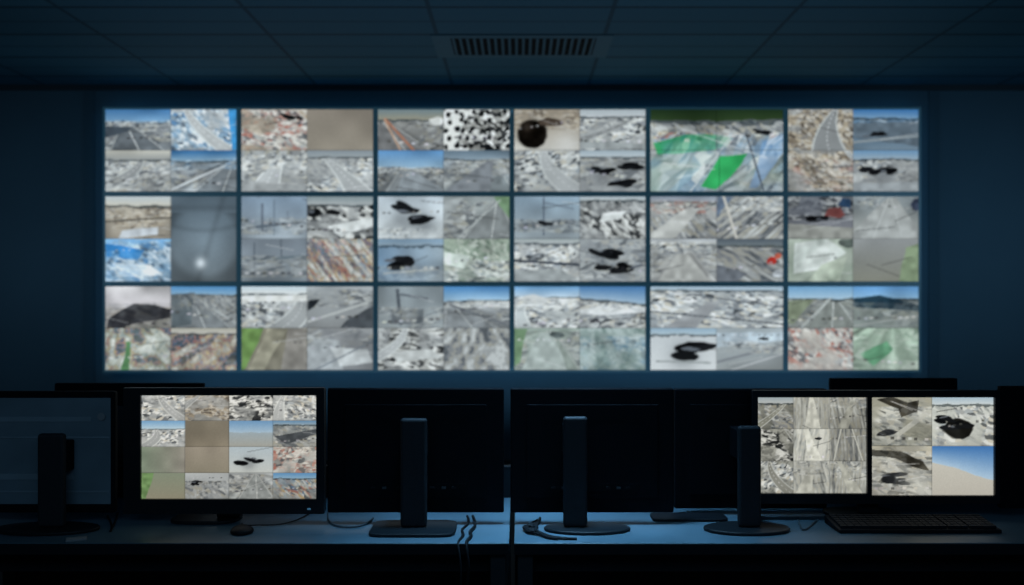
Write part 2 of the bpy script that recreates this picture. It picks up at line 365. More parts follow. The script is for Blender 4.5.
FD[1,2] = [[('g','b4bcc2','c8cccc'),('n',4,.08)]+car(.38,.33,1.4)+car(.70,.55,1.2)+[('rub','W',120,.4,.75,1,0,2)],
           road(None,.1,.8,('9aa0a0','8c9090'),.15,14,[('p',[(.75,.0),(1,0),(1,.55)],'7c9478'),('l',.2,1,.85,.1,.015,'b8bcba'),('p',[(0,.1),(.3,.05),(.0,.6)],'a8acac')]),
           [('gh','7c93a8','98a4ac'),('n',3,.06),('sky',.15,'8ca4b8','98a8b4',0)]+car(.45,.5,1.4)+[('l',.1,.8,.9,.7,.02,'b0b4b4'),('rub','G',80,.3,.6,1,0,2)],
           [('g','a8b4a4','9ca49c'),('rub','N',240,.85,0,1,.6,2),('rub','W',120,.7,.5,1,.2,2),('p',[(0,.3),(.4,.4),(.3,.7),(0,.6)],'d0d8d0')]]
FD[1,3] = [[('g','98aab8','a0a8ac'),('n',3,.06),('l',.45,.05,.45,.9,.022,'6c7682'),('l',.45,.15,.9,.3,.015,'747e88'),('l',.1,.7,.9,.6,.05,'687078'),('rub','G',120,.5,.55,.85,0,2),('d',.5,.65,.5)],
           park(('a8b4bc','c0c4c4'),.1,'K',200,.8,ang=.8,an=2)+[('p',[(.35,.4),(.7,.35),(.6,.55),(.3,.6)],'e0e2e0')],
           park(('a0a8a8','b8bcbc'),.1,'W',280,.9)+[('l',0,.5,1,.6,.03,'4a5058'),('p',[(0,.75),(.7,.68),(1,1),(0,1)],'a0a4a4')],
           [('g','94989a','a4a8aa'),('rub','W',120,.5,0,1,0,2)]+car(.33,.33,1.2)+car(.68,.68,1.3)]
FD[1,4] = [[('g','b0b0ac','a0a0a2'),('rub','G',160,.85,.1,1,.8,3),('sky',.14,'8c94a0','a8aab0',0),('rub','R',100,.6,.12,.4,0,2),('p',[(0,.9),(.5,.3),(.75,.3),(.35,1),(0,1)],'c0c0bc')],
           [('g','8c9098','98948c'),('str','G',-.7,40,4,.85),('rub','W',120,.6,.0,.35,.2,2),('p',[(0,0),(.25,0),(.0,.5)],'6c7888'),('l',.1,0,.3,1,.03,'c8c4bc')],
           road(('b4b8bc','c4c4c0'),.12,.5,('b0b0ac','a6a6a4'),.3,24,[('rub','W',120,.8,.08,.35,0,2),('p',[(.42,.35),(.58,.35),(.9,1),(.1,1)],'b4b4b0')]),
           [('g','888684','808488'),('str','G',.5,38,4,.8),('e',.82,.5,.08,.09,'b84038'),('e',.92,.38,.06,.07,'b06050'),('p',[(0,.6),(.45,.8),(.3,1),(0,1)],'787c82'),('e',.93,.8,.1,.08,'c8ccd0'),('sky',.15,'606870','7c8488',0)]]
FD[1,5] = [[('g','6c7078','88888c'),('rub','K',120,.6,.0,.55,0,2),('p',[(.55,.45),(.62,.28),(.8,.25),(.88,.45),(.8,.52)],'7c504e'),('p',[(.76,.2),(.84,.05),(.96,.08),(.95,.3)],'3c5068'),('d',.4,.5,.8),('p',[(0,.65),(1,.75),(1,1),(0,1)],'a4a49e')],
           [('g','8c9498','a4a49e'),('rub','G',100,.5,.0,.3,0,2),('p',[(.5,.05),(.65,.05),(1,.8),(1,1),(.0,1),(.0,.8)],'b0b2b0'),('l',.58,.05,.75,1,.012,'c6c8c6'),('l',.54,.05,.3,1,.012,'c6c8c6'),('e',.95,.2,.08,.14,'50586a'),('n',3,.05)],
           [('g','b4bcb0','a0a89c'),('p',[(.1,.1),(.6,0),(.9,.3),(.5,.7),(.1,.8)],'dce0dc'),('p',[(.5,.6),(.9,.4),(.8,1),(.3,1)],'bcc4b4'),('n',4,.12),('e',.9,.1,.15,.1,'58605c'),('str','N',-.6,20,4,.2)],
           [('g','989a9a','88887e'),('n',2,.06),('p',[(.8,.2),(1,.1),(1,1),(.7,1)],'8c9a80')]]
FD[2,0] = [[('g','d8d4d4','c8c0c4'),('n',4,.08),('rub','B',120,.5,.5,1,0,3),('p',[(0,1),(.05,.75),(.45,.4),(.75,.45),(1,.55),(1,.75),(.4,.9),(.3,1)],'3e3e42'),('p',[(.3,.95),(1,.75),(1,1),(.3,1)],'9c9890'),('rub','G',60,.25,.4,1,.3,3)],
           road(('5a8cb8','94b4cc'),.2,.3,('90969a','84888a'),.35,26,[('l',.35,.25,1,.9,.03,'b4b8b8'),('p',[(0,.2),(.35,.15),(.3,.9),(0,1)],'6c7478'),('rub','G',120,.5,.2,.6,.9,3)]),
           [('g','a8a89c','98988c'),('radp','C',.2,-.7,42,.9,0),('rub','N',120,.35,0,1,1.2,2),('p',[(.24,1),(.34,.3),(.40,.3),(.36,1)],'6c946c')],
           [('g','b0a49c','989890'),('radp','C',1.2,-.8,44,.9,0),('rub','B',120,.4,0,1,1.2,2),('sky',.12,'b4b0a4','c4c0b8',0)]]
FDROW = {}
FD[2,1] = [park(('c8d4dc','e0e2e0'),.18,'W',240,.85)+[('p',[(0,.25),(1,.2),(1,.36),(0,.4)],'e4e4e0')],
           [('g','b0b4b6','9a9c9c'),('rub','G',160,.7,.1,.5,0,2),('p',[(0,.35),(.2,.3),(.1,.5),(0,.6)],'34383c'),('p',[(.6,.8),(1,.45),(1,1),(.5,1)],'5c6064'),('l',0,.85,.9,.4,.025,'c4c6c4')],
           [('g','8a8678','8a867a'),('p',[(0,0),(.35,0),(.05,1),(0,1)],'78945f'),('p',[(.4,0),(.7,0),(.35,1),(.1,1)],'a09c8c'),('p',[(.7,0),(1,0),(1,1),(.6,1)],'96928c'),('n',5,.12)],
           [('g','989a9c','909294'),('p',[(0,.15),(.5,.3),(.55,1),(0,.95)],'a8acae'),('p',[(.35,.45),(.9,.5),(1,.8),(.5,.9)],'cfd2d2'),('l',.1,1,1,.3,.02,'848a90'),('rub','G',80,.5,0,.4,0,2)]]
FD[2,2] = [[('g','8c9498','9aa0a2'),('n',3,.1),('l',.3,.1,.35,.9,.04,'60666c'),('l',.35,.2,.75,.3,.025,'6c7278'),('p',[(.2,.6),(.7,.55),(.7,.9),(.2,.9)],'6a7074'),('rub','G',100,.5,.5,1,0,2)],
           road(('5a90c4','b0cce0'),.35,.1,('a8acae','94989a'),.3,22,[('p',[(0,.42),(1,.36),(1,.5),(0,.5)],'dcdedc'),('rub','W',120,.6,.35,.5,0,2),('l',.1,.45,1,.95,.03,'7c8084')]),
           park(None,0,'K',260,.9,ang=.2,an=2.2)+[('p',[(.2,.55),(.8,.5),(1,.7),(.3,.8)],'c8cac8')],
           [('g','a4a8aa','94989c'),('radp','G',.5,-.8,50,.8,0)]]
FD[2,3] = [[('g','b4b8b8','a0a4a4'),('rub','W',280,.95,.25,1,.1,2.2),('sky',.26,'6c98c0','c4d4e0',0),('p',[(0,.28),(.3,.2),(.6,.3),(1,.30),(1,.5),(0,.48)],'dfe1e0'),('rub','W',100,.7,.3,.6,0,2.5)],
           [('g','9ca0a4','94989a'),('rub','W',240,.95,.3,1,-.15,2.2),('p',[(0,.55),(.4,.42),(1,.50),(1,.62),(.4,.7),(0,.65)],'e4e6e6'),('rub','W',80,.5,.3,.6,0,2.5),('sky',.36,'5a88b8','b4cadc',.14)],
           road(None,.05,.55,('a0aca4','949c96'),.25,22,[('p',[(.4,.1),(.6,.1),(.8,1),(.1,1)],'acb4b0'),('e',.65,.15,.12,.08,'646c6c'),('p',[(.0,.0),(.2,0),(.1,.8),(0,.9)],'7c9478')]),
           [('g','94a8ac','8c9ea0'),('radp','N',.2,-.8,50,.5,0),('rub','U',160,.4,.2,1,.5,2)]]
FDROW[2,4,0] = [('g','a0a4a6','94989a'),('rub','W',560,.95,.1,1,.2,2.4),('sky',.1,'9cb0c0','b4c0c8',0),('p',[(.1,1),(.45,.35),(.52,.35),(.35,1)],'a0a2a4'),('l',0,.6,1,.9,.02,'64686c'),('l',.3,.2,1,.5,.02,'6c7074')]
FD[2,4] = [None, None, [('g','c4c8ca','d4d6d6'),('sky',.15,'9ab0c0','b4c4cc',0)]+car(.5,.47,1.7)+[('l',.1,.78,.9,.82,.02,'9ca0a0')],
           [('g','b4bcc0','9ca0a0'),('p',[(0,.1),(1,.1),(1,.3),(0,.45)],'c8d4dc'),('d',.7,.25,.4),('l',0,.8,1,.4,.03,'888c90'),('l',.2,1,1,.6,.02,'c8cacc'),('rub','W',120,.6,.3,.6,0,2)]]
FD[2,5] = [road(('7ca8cc','b4ccdc'),.3,.7,('9aa09c','8c908c'),.35,26,[('p',[(0,.35),(.4,.3),(.1,.9),(0,.9)],'8c9480'),('l',.2,1,.65,.3,.02,'c0c4c2')]),
           [('g','7c8488','8c908c'),('sky',.3,'6fa0d0','9cc0dc',0),('p',[(0,.3),(.4,.22),(1,.45),(1,.6),(0,.5)],'344854'),('p',[(0,.5),(1,.6),(1,1),(0,1)],'909894'),('l',0,.95,1,.7,.02,'acb0ac'),('rub','G',60,.4,.4,1,0,2)],
           [('g','c0bab2','b0aaa4'),('rub','R',260,.95,0,1,.7,2)],
           [('g','98a898','8c988c'),('rad',.6,-.4,30,.25,0),('p',[(.1,.6),(.5,.3),(.6,.5),(.3,.9)],'649474'),('rub','N',80,.5,0,1,0,2)]]
QW, QH = 64, 41
def wall_img(r, c):
    sd = 1000+r*100+c*10
    if (r, c) in FULL:
        out = feed(FULL[r, c], 2*QW, 2*QH, sd, lane=False); out[QH-1] *= .75; out[QH:, QW+2] *= .75; out[:QH, QW-1] *= .8
        return out
    q = FD.get((r, c)); out = np.zeros((2*QH, 2*QW, 3))
    for i in range(4):
        if q is not None and i < len(q) and q[i] is not None:
            y, x = divmod(i, 2); out[y*QH:(y+1)*QH, x*QW:(x+1)*QW] = feed(q[i], QW, QH, sd+i)
    for k in (0, 1):
        if (r, c, k) in FDROW: out[k*QH:(k+1)*QH] = feed(FDROW[r, c, k], 2*QW, QH, sd+7)
    if (r, c) == (1, 0):
        a = feed([('g','7c8c98','8a949a'),('n',4,.08)], QW, 2*QH, sd+8)
        U, V = np.meshgrid((np.arange(QW)+.5)/QW, (np.arange(2*QH)+.5)/(2*QH))
        R = np.hypot((U-.5)*.80, (V-.52)*1.0)
        t = np.clip(1-R/.52, 0, 1)[..., None]
        a = a*(.80+.22*t)
        a = a*(1-.20*sstep(.36, .48, R)*(V > .2))[..., None]
        a = a*(1-.10*np.exp(-((V-.40+.25*(U-.5)**2)/.03)**2))[..., None]
        a = a*(1-.12*np.exp(-((V-.14)/.04)**2))[..., None]
        a = a*(1-.10*np.exp(-((U-.8+.4*V)/.05)**2))[..., None]
        g = .9*np.exp(-(((U-.45)*.8)**2+(V-.78)**2)/.004)[..., None]; a = a*(1-g)+np.array([.95, .98, 1])*g
        out[:, QW:] = np.clip(a, 0, 1)
    return out
def lin(c): return np.where(c <= .04045, c/12.92, ((c+.055)/1.055)**2.4)
def screen_mesh(name, x0, x1, z0, z1, y, img, m, parent, gain=1., tint=(1, 1, 1), flip=False):
    H, W, _ = img.shape
    xs = np.linspace(x0, x1, W); zs = np.linspace(z1, z0, H)
    XX, ZZ = np.meshgrid(xs, zs); co = np.stack([XX, np.full_like(XX, y), ZZ], -1).reshape(-1, 3)
    idx = np.arange(W*H).reshape(H, W)
    f = np.stack([idx[1:, :-1], idx[1:, 1:], idx[:-1, 1:], idx[:-1, :-1]], -1).reshape(-1, 4)
    me = bpy.data.meshes.new(name)
    me.vertices.add(len(co)); me.vertices.foreach_set('co', co.ravel())
    me.loops.add(f.size); me.loops.foreach_set('vertex_index', f.ravel().astype(np.int32))
    me.polygons.add(len(f)); me.polygons.foreach_set('loop_start', (np.arange(len(f))*4).astype(np.int32))
    me.update(calc_edges=True); me.validate()
    at = me.color_attributes.new('feed', 'FLOAT_COLOR', 'POINT')
    c = lin(img)*gain*np.array(tint); c = np.concatenate([c.reshape(-1, 3), np.ones((W*H, 1))], 1)
    at.data.foreach_set('color', c.astype(np.float32).ravel())
    return newobj(name, me, m, parent)

# ------------------------------------------------------------------ room shell
D = 7.94; CEIL = Z(85, D); HW = 4.78; Y0 = -1.2
struct(box('floor', -HW, HW, Y0, D+.1, -.1, 0, M['floor']), 'dark carpeted floor', 'floor')
struct(box('ceiling', -HW, HW, Y0, D+.1, CEIL, CEIL+.1, M['ceil']), 'suspended tile ceiling with thin grid lines', 'ceiling')
struct(box('wall_back', -HW, HW, D, D+.1, 0, CEIL, M['wall']), 'dark blue painted wall behind the video wall', 'wall')
struct(box('wall_left', -HW-.1, -HW, Y0, D+.1, 0, CEIL, M['wall']), 'dark blue painted side wall', 'wall')
struct(box('wall_right', HW, HW+.1, Y0, D+.1, 0, CEIL, M['wall']), 'dark blue painted side wall', 'wall')
struct(box('shadow_gap_strip', -HW, HW, D-.02, D, CEIL-.05, CEIL, M['trim'], bevel=.003), 'dark strip coloured in as the shadow gap under the ceiling', 'trim')  # dark colour stands in for the shade of the ceiling gap
struct(box('trim_2', X(84, D), X(95, D), D-.012, D, .09, CEIL-.05, M['pilaster'], bevel=.003), 'dark vertical wall strip beside the video wall', 'trim')
struct(box('trim_3', X(928, D), X(939, D), D-.012, D, .09, CEIL-.05, M['pilaster'], bevel=.003), 'dark vertical wall strip beside the video wall', 'trim')
struct(box('baseboard_back', -HW, HW, D-.015, D, 0, .09, M['trim'], bevel=.003), 'dark baseboard', 'baseboard')

# ------------------------------------------------------------------ video wall
DW = 7.80
xe = [103.0, 239, 375.6, 512, 648, 785.6, 921]; ze = [107.0, 194, 284, 372.5]
sx0, sx1, sz0, sz1 = X(xe[0], DW), X(xe[-1], DW), Z(ze[-1], DW), Z(ze[0], DW)
me_ = empty('video_wall_mount', ((sx0+sx1)/2, D, (sz0+sz1)/2), 0, 'dark mounting frame with added blue halo glow behind the wall displays', 'mount')
a, b = (sx1-sx0)/2, (sz1-sz0)/2; i_ = .10
box('frame', -a+i_, a-i_, -.0995, -.0005, -b+i_, b-i_, M['surround'], me_)
s0, s1 = .018, .034
boxes('halo_strip', [(-a+s0, a-s0, -.096, -.086, b-s1, b-s0), (-a+s0, a-s0, -.096, -.086, -b+s0, -b+s1), (-a+s0, -a+s1, -.096, -.086, -b+s1, b-s1), (a-s1, a-s0, -.096, -.086, -b+s1, b-s1)], M['strip'], me_)  # unseen glowing strips added to throw a halo on the wall
for r in range(3):
    for c in range(6):
        xa, xb = X(xe[c], DW), X(xe[c+1], DW); zt, zb = Z(ze[r], DW), Z(ze[r+1], DW)
        cx, cz = (xa+xb)/2, (zt+zb)/2; w, h = (xb-xa)-.001, (zt-zb)-.001
        e = empty('video_wall_display', (cx, DW, cz), 0, 'thin-bezel wall display showing %s camera feeds' % ('green field and road' if (r, c) in FULL else 'several traffic'), 'screen', 'displays of the video wall')
        bz = .021
        bm = bmesh.new()
        bbox(bm, -w/2, w/2, .002, .04, -h/2, h/2)
        for bb in ((-w/2, w/2, -.004, .002, h/2-bz, h/2), (-w/2, w/2, -.004, .002, -h/2, -h/2+bz), (-w/2, -w/2+bz, -.004, .002, -h/2+bz, h/2-bz), (w/2-bz, w/2, -.004, .002, -h/2+bz, h/2-bz)):
            bbox(bm, *bb)
        newobj('housing', bm, M['bezel'], e)
        screen_mesh('screen', -w/2+bz, w/2-bz, -h/2+bz, h/2-bz, .0005, wall_img(r, c), M['feedwall'], e, .84, (.93, 1.0, 1.04))

# ------------------------------------------------------------------ ceiling air vent
ve = empty('air_vent', (.03, 6.73, CEIL), 0, 'rectangular metal ceiling air vent with parallel louvres', 'air vent')
w2, h2 = .655, .295; x0v, x1v, iy = -.52, .54, .225
boxes('frame', [(-w2, w2, -h2, -iy, -.006, 0), (-w2, w2, iy, h2, -.006, 0), (-w2, x0v, -iy, iy, -.006, 0), (x1v, w2, -iy, iy, -.006, 0)], M['vent'], ve)
box('cavity', x0v, x1v, -iy, iy, -.003, -.0005, M['ventdark'], ve)
boxes('louvre', [(x0v+.02+i*(x1v-x0v-.04)/20-.009, x0v+.02+i*(x1v-x0v-.04)/20+.009, -iy, iy, -.010, -.003) for i in range(21)], M['vent'], ve)

# ------------------------------------------------------------------ desks
DT = .74
def desk(name, x0, x1, y0, y1, label, zt=DT):
    e = empty(name, ((x0+x1)/2, (y0+y1)/2, 0), 0, label, 'desk')
    a, b = (x1-x0)/2, (y1-y0)/2
    box('worktop', -a, a, -b, b, zt-.035, zt, M['desk'], e, bevel=.003)
    box('edge_band', -a, a, -b-.004, -b-.0005, zt-.036, zt-.002, M['deskedge'], e, bevel=.001)
    box('apron', -a+.06, a-.06, -b+.10, -b+.12, zt-.12, zt-.036, M['deskedge'], e, bevel=.002)
    for sx in (-1, 1):
        for sy in (-1, 1):
            cx, cy = sx*(a-.035), sy*(b-.05)
            boxes('leg', [(cx-.025, cx+.025, cy-.025, cy+.025, 0, zt-.036)], M['legm'], e, bevel=.003)
    box('modesty_panel', -a+.07, a-.07, b-.09, b-.07, .25, zt-.036, M['deskedge'], e, bevel=.002)
    return e
DY0, DY1 = 2.815, 3.46
desk('desk', -1.95, -.028, DY0, DY1, 'blue-grey laminate office desk carrying several monitors')
desk('desk', -.012, 1.95, DY0, DY1, 'blue-grey laminate office desk with keyboard and monitors')
desk('desk', -1.95, -.028, 3.50, 4.15, 'blue-grey laminate office desk behind the low divider')
desk('desk', -.012, 1.95, 3.50, 4.15, 'blue-grey laminate office desk behind the low divider')
for a, b in ((-1.95, -.028), (-.012, 1.95)):
    d = box('desk_divider', a, b, 3.465, 3.495, 0, .86, M['deskedge'], bevel=.004)
    tag(d, 'low dark fabric divider between facing desks', 'divider', 'desk dividers')

# ------------------------------------------------------------------ monitors
def monitor_back(x, y, w, z0, z1, nw, nt, label, base='rect', bw=.28, bd=.2, rz=0., glossy=False, nd=.075, noff=0., emblem=None, simple=False, mo=0., mw=.04, boff=0.):
    e = empty('monitor', (x, y, DT), rz, label, 'monitor')
    box('housing', -w/2, w/2, -.012, .014, z0, z1, M['plastic' if glossy else 'cover'], e, bevel=.006)
    box('screen', -w/2+.014, w/2-.014, .0142, .0155, z0+.018, z1-.014, M['glass'], e)
    cw, c0, c1 = w*.80, z0+(z1-z0)*.12, z1-(z1-z0)*.13
    if glossy: cw, c0, c1 = w*.955, z0+.03, z1-.022
    box('back_cover', -cw/2, cw/2, -.016, -.0122, c0, c1, M['greyback' if glossy else 'cover'], e, bevel=.0015)
    if not glossy:
        sl = []
        for i in range(34):
            xx = -cw*.36+i*cw*.72/33
            sl.append((xx-.0022, xx+.0022, -.0166, -.0162, c1-.055, c1-.030))
        boxes('vent_slots', sl, M['ventdark'], e)
    else:
        boxes('ribs', [(-cw/2+.004+o_, cw/2-.004-p_, -.0185, -.0162, c0+(c1-c0)*t-h_/2, c0+(c1-c0)*t+h_/2) for t, h_, o_, p_ in ((.12, .005, 0, 0), (.26, .020, 0, .12), (.63, .005, 0, 0), (.80, .016, 0, .06))], M['greyrib'], e)
    pz = c0+.035
    if not simple:
        box('port_bay', -cw*.36, cw*.36, -.0168, -.0162, pz-.012, pz+.014, M['ventdark'], e)
        for k, xx in enumerate((-.30, -.22, -.12, .12, .20, .27)):
            px = xx*cw
            box('port', px-.007, px+.007, -.0185, -.0170, pz-.004, pz+.004, M['port' if k in (1, 4) else 'plastic2'], e, bevel=.0005)
    box('mount', noff+mo-mw, noff+mo+mw, -nd, -.0190, nt-.13, nt-.03, M['cover'], e, bevel=.004)
    y1 = -nd; y0 = -nd-.028
    bm = bmesh.new(); bbox(bm, noff-nw/2, noff+nw/2, y0, y1, .012, nt)
    newobj('neck', bm, M['neck'], e, bevel=.011, seg=4)
    if base == 'rect': disc('base', noff+boff, -nd-.014, bw/2, bd/2, 0, .0118, M['base'], e, .004, 56, 7)
    else: disc('base', noff+boff, -nd-.014, bw/2, bd/2, 0, .0118, M['base'], e, .005, 56, 2.0)
    if emblem:
        ex, ez, er = emblem
        bm = bmesh.new(); bmesh.ops.create_cone(bm, cap_ends=True, segments=28, radius1=er, radius2=er, depth=.002,
            matrix=Matrix.Translation((ex, -.0200, ez)) @ Matrix.Rotation(math.pi/2, 4, 'X'))
        newobj('button', bm, M['paper'], e)
    return e
dP = 3.06
def zd(py, d): return Z(py, d)-DT
monitor_back(X(416, dP), dP, X(504, dP)-X(328, dP), zd(512, dP), zd(388, dP), .088, .370, 'black monitor seen from behind on a wide rectangular stand', 'rect', .280, .19, noff=.003)
monitor_back(X(592, dP), dP, X(673.5, dP)-X(510.5, dP), zd(512, dP), zd(388, dP), .080, .376, 'black monitor seen from behind on an oval stand', 'oval', .285, .14, noff=-.063, boff=.040)
d3 = 3.20
monitor_back(X(750, d3), d3, X(826, d3)-X(674, d3), zd(508, d3), zd(388.5, d3), .076, .345, 'black monitor seen from behind overlapping the twin screens', 'oval', .285, .16, nd=.215, noff=-.062, mo=.0, mw=.016, simple=True, boff=-.008)
monitor_back(X(40, dP)-.03, dP, .58, zd(512, dP), zd(391, dP), .088, .32, 'dark monitor with glossy blue-grey back panel on an oval stand', 'oval', .34, .16, glossy=True, emblem=(.248, .366, .013), noff=.117, simple=True, boff=-.015)
monitor_back(X(1088, 3.12), 3.12, .62, zd(508, 3.12), zd(386, 3.12), .085, .36, 'black monitor seen from behind beside the twin screens', 'rect', .28, .2)
monitor_back(X(130, 3.75), 3.75, .62, .04, zd(383, 3.75), .085, .33, 'black monitor on the facing desk, top edge showing', 'rect', .28, .2, simple=True)
monitor_back(X(893, 3.75), 3.75, .53, .04, zd(378, 3.75), .085, .33, 'black monitor on the facing desk behind the twin screens', 'rect', .28, .2, simple=True)

def frame_boxes(x0, x1, z0, z1, a, b, c, d, y0, y1):
    return [(x0, x1, y0, y1, d, z1), (x0, x1, y0, y1, z0, c), (x0, a, y0, y1, c, d), (b, x1, y0, y1, c, d)]
dL = 3.06
e = empty('monitor', (X(225, dL), dL, DT), 0, 'black monitor showing a four by four grid of camera feeds', 'monitor')
ox = X(225, dL); L_ = lambda px: X(px, dL)-ox
x0, x1, z0, z1 = L_(125), L_(325), zd(513, dL), zd(387.5, dL); a, b, c_, d_ = L_(142), L_(317), zd(498.5, dL), zd(395, dL)
boxes('bezel', frame_boxes(x0, x1, z0, z1, a, b, c_, d_, -.014, .0), M['bez'], e)
box('housing', x0+.001, x1-.001, .0005, .03, z0+.001, z1-.001, M['plastic'], e, bevel=.008)
ops4 = [park(None,0,'W',180), park(None,0,'B',180), park(None,0,'K',120), park(None,0,'W',180,ang=.4),
        park(('7ca4c8','b8ccd8'),.3,'W',180,.9), [('g','8a8478','968e80'),('n',2,.08)], [('g','a4bcd0','b0b0aa'),('sky',.45,'7fa6cc','b4cadc',0)], [('g','7c8488','8a8c8c'),('rub','G',90,.7,.2,1,.4,2),('sky',.15,'6c90b0','98a8b4',0),('p',[(0,.6),(1,.3),(1,.5),(.3,.9)],'54585c')],
        [('gh','8c9888','a09c94'),('n',3,.08)], [('g','a49c90','989284'),('n',2,.06)], [('g','b8c4cc','c8ccca')]+car(.45,.5,1.3), park(None,0,'R',110,.95,('d0d0cc','c8c8c4'),0,1.2),
        [('g','8c9484','949080'),('p',[(0,0),(.3,0),(.1,1),(0,1)],'789468')], [('g','c8ccce','a0a4a6'),('rub','G',80,.7,.3,1,.8,2),('d',.2,.4,.8)], road(None,.05,.6,('a4a8aa','989c9c'),.3,20), [('g','8c9ca8','8a8c8c'),('rub','C',120,.7,.2,1,.7,3),('sky',.2,'6c9cc8','98b8d0',0)]]
big = np.zeros((4*30, 4*50, 3))
for i in range(16):
    y, x = divmod(i, 4); big[y*30:(y+1)*30, x*50:(x+1)*50] = feed(ops4[i], 50, 30, 500+i)
screen_mesh('screen', a, b, c_, d_, -.003, big, M['feeddesk'], e, .82, (1.0, .99, .95))
box('button', b-.03, b-.018, -.0155, -.0142, z0+.014, z0+.020, M['led'], e, bevel=.001)
box('neck', -.04, .04, .031, .06, .012, .30, M['base'], e, bevel=.005)
disc('base', -.08, .055, .115, .075, 0, .0118, M['base'], e, .004, 56, 3.5)

dR = 3.12
e = empty('twin_monitor', (X(872, dR), dR, DT), 0, 'black side by side twin screens on one stand showing camera feeds', 'monitor')
ox = X(872, dR); R_ = lambda px: X(px, dR)-ox
x0, x1, z0, z1 = R_(752), R_(998), zd(503, dR), zd(390, dR)
def twin(xa, xb, sa, sb, t, bt, imgops, seed):
    boxes('bezel', frame_boxes(xa, xb, z0, z1, sa, sb, zd(bt, dR), zd(t, dR), -.014, 0), M['bez'], e)
    box('housing', xa+.001, xb-.001, .0005, .026, z0+.001, z1-.001, M['plastic'], e, bevel=.006)
    nx, ny, ims = imgops; w, h = 150//nx, 124//ny; im = np.zeros((ny*h, nx*w, 3))
    for i in range(nx*ny):
        y, x = divmod(i, nx); im[y*h:(y+1)*h, x*w:(x+1)*w] = feed(ims[i], w, h, seed+i, 1.15)
    screen_mesh('screen', sa, sb, zd(bt, dR), zd(t, dR), -.003, im, M['feeddesk'], e, .80, (1.0, 1.0, .96))
twin(x0, R_(868), R_(757), R_(866), 397, 493, (3, 3, [
    [('g','84847c','7c7c74'),('rub','G',170,.9,0,1,.3,2.2),('sky',.2,'a4b0b8','c0c4c4',0)],
    [('g','b4b4ac','a4a49c'),('str','G',1.55,40,4,.5),('p',[(.45,0),(.55,0),(.75,1),(.3,1)],'c8c8c0')],
    [('g','94948c','84847c'),('str','G',1.35,40,4,.65),('p',[(.6,0),(.72,0),(.5,1),(.2,1)],'a8a8a0'),('rub','W',80,.5,0,.35,0,2)],
    [('g','a0a098','90908a'),('rub','K',170,.9,0,1,.2,2)],
    [('g','c8c8c0','b8b8b0'),('str','W',1.75,34,4,.4),('p',[(.3,0),(.42,0),(.8,1),(.4,1)],'d8d8d0'),('d',.7,.3,.4)],
    [('g','90908a','84847e'),('str','G',1.5,40,4,.6),('l',.3,0,.1,1,.02,'c8c8c0'),('l',.6,0,.9,1,.02,'c8c8c0')],
    [('g','9a9a92','8c8c86'),('rub','W',180,.95,0,1,-.3,2)],
    [('g','b8b8b0','a8a8a0'),('str','W',1.3,36,4,.45),('p',[(.5,0),(.6,0),(.5,1),(.05,1)],'c4c4bc'),('rub','G',80,.4,0,.4,0,2)],
    [('g','a4a49c','94948c'),('str','G',1.65,40,4,.6),('rub','W',60,.5,0,.4,0,2),('p',[(.2,0),(.3,0),(.9,1),(.5,1)],'b4b4ac')]]), 700)
twin(R_(868), x1, R_(870.5), R_(993), 397, 495, (2, 2, [
    [('g','b4b2a4','a0a092'),('rub','W',160,.6,.2,1,.3,3),('p',[(.1,.05),(.35,.0),(.6,.12),(.8,.08),(.75,.3),(.5,.42),(.45,.25)],'3a3832'),('d',.3,.75,.9),('l',.3,.9,.95,.3,.05,'c4c4bc'),('rub','G',80,.3,0,1,.4,2)],
    [('g','c8ccc8','b8bab4'),('rub','W',160,.75,.2,1,.5,2),('sky',.16,'a8bccc','ccd4d8',0),('e',.42,.65,.24,.2,'2a2a28'),('d',.45,.6,1.0),('d',.15,.45,.7)],
    [('g','b0ac9e','a09c92'),('rub','W',160,.6,.1,1,.2,3),('p',[(0,.08),(.5,.1),(.85,.3),(.95,.5),(.7,.42),(.4,.25),(0,.2)],'3a3832'),('d',.35,.68,1.1),('rub','G',80,.3,0,1,.2,2),('s',.8,.85,.25,'dcdcd4',.7)],
    [('g','d0cec6','c0bcb4'),('sky',.50,'5080ba','b4cce2',.36)]]), 740)
box('neck', -.035, .035, .027, .055, .012, .26, M['base'], e, bevel=.005)
box('mount', -.09, .09, .0262, .0268, .14, .24, M['plastic2'], e)
disc('base', -.01, .06, .13, .085, 0, .0118, M['base'], e, .004, 56, 3.5)

# ------------------------------------------------------------------ keyboards, mouse, cables
def keyboard(x, y, w, d, label, rz=0.):
    e = empty('keyboard', (x, y, DT), rz, label, 'keyboard')
    bm = bmesh.new()
    vs = [bm.verts.new(v) for v in ((-w/2,-d/2,0),(w/2,-d/2,0),(w/2,d/2,0),(-w/2,d/2,0),(-w/2,-d/2,.012),(w/2,-d/2,.012),(w/2,d/2,.026),(-w/2,d/2,.026))]
    for f in ((0,1,5,4),(1,2,6,5),(2,3,7,6),(3,0,4,7),(4,5,6,7),(3,2,1,0)): bm.faces.new([vs[i] for i in f])
    newobj('keyboard_body', bm, M['plastic2'], e, bevel=.003)
    ks = []; n = 22; pitch = (w-.02)/n
    for r in range(6):
        y = -d/2+.014+r*(d-.024)/6; zz = .0125+.014*((y+d/2)/d)
        i = 0
        while i < n:
            span = 6 if (r == 0 and i == 4) else 1
            x0 = -w/2+.010+i*pitch+(.004 if i in (15, 18) else 0)
            ks.append((x0+.001, -w/2+.010+(i+span)*pitch-.0015, y, y+(d-.024)/6-.003, zz, zz+.0085)); i += span
    boxes('key_rows', ks, M['key'], e)
    return e
keyboard(X(911, 3.0), 3.0, .53, .145, 'black full-size keyboard in front of the twin screens', 0)
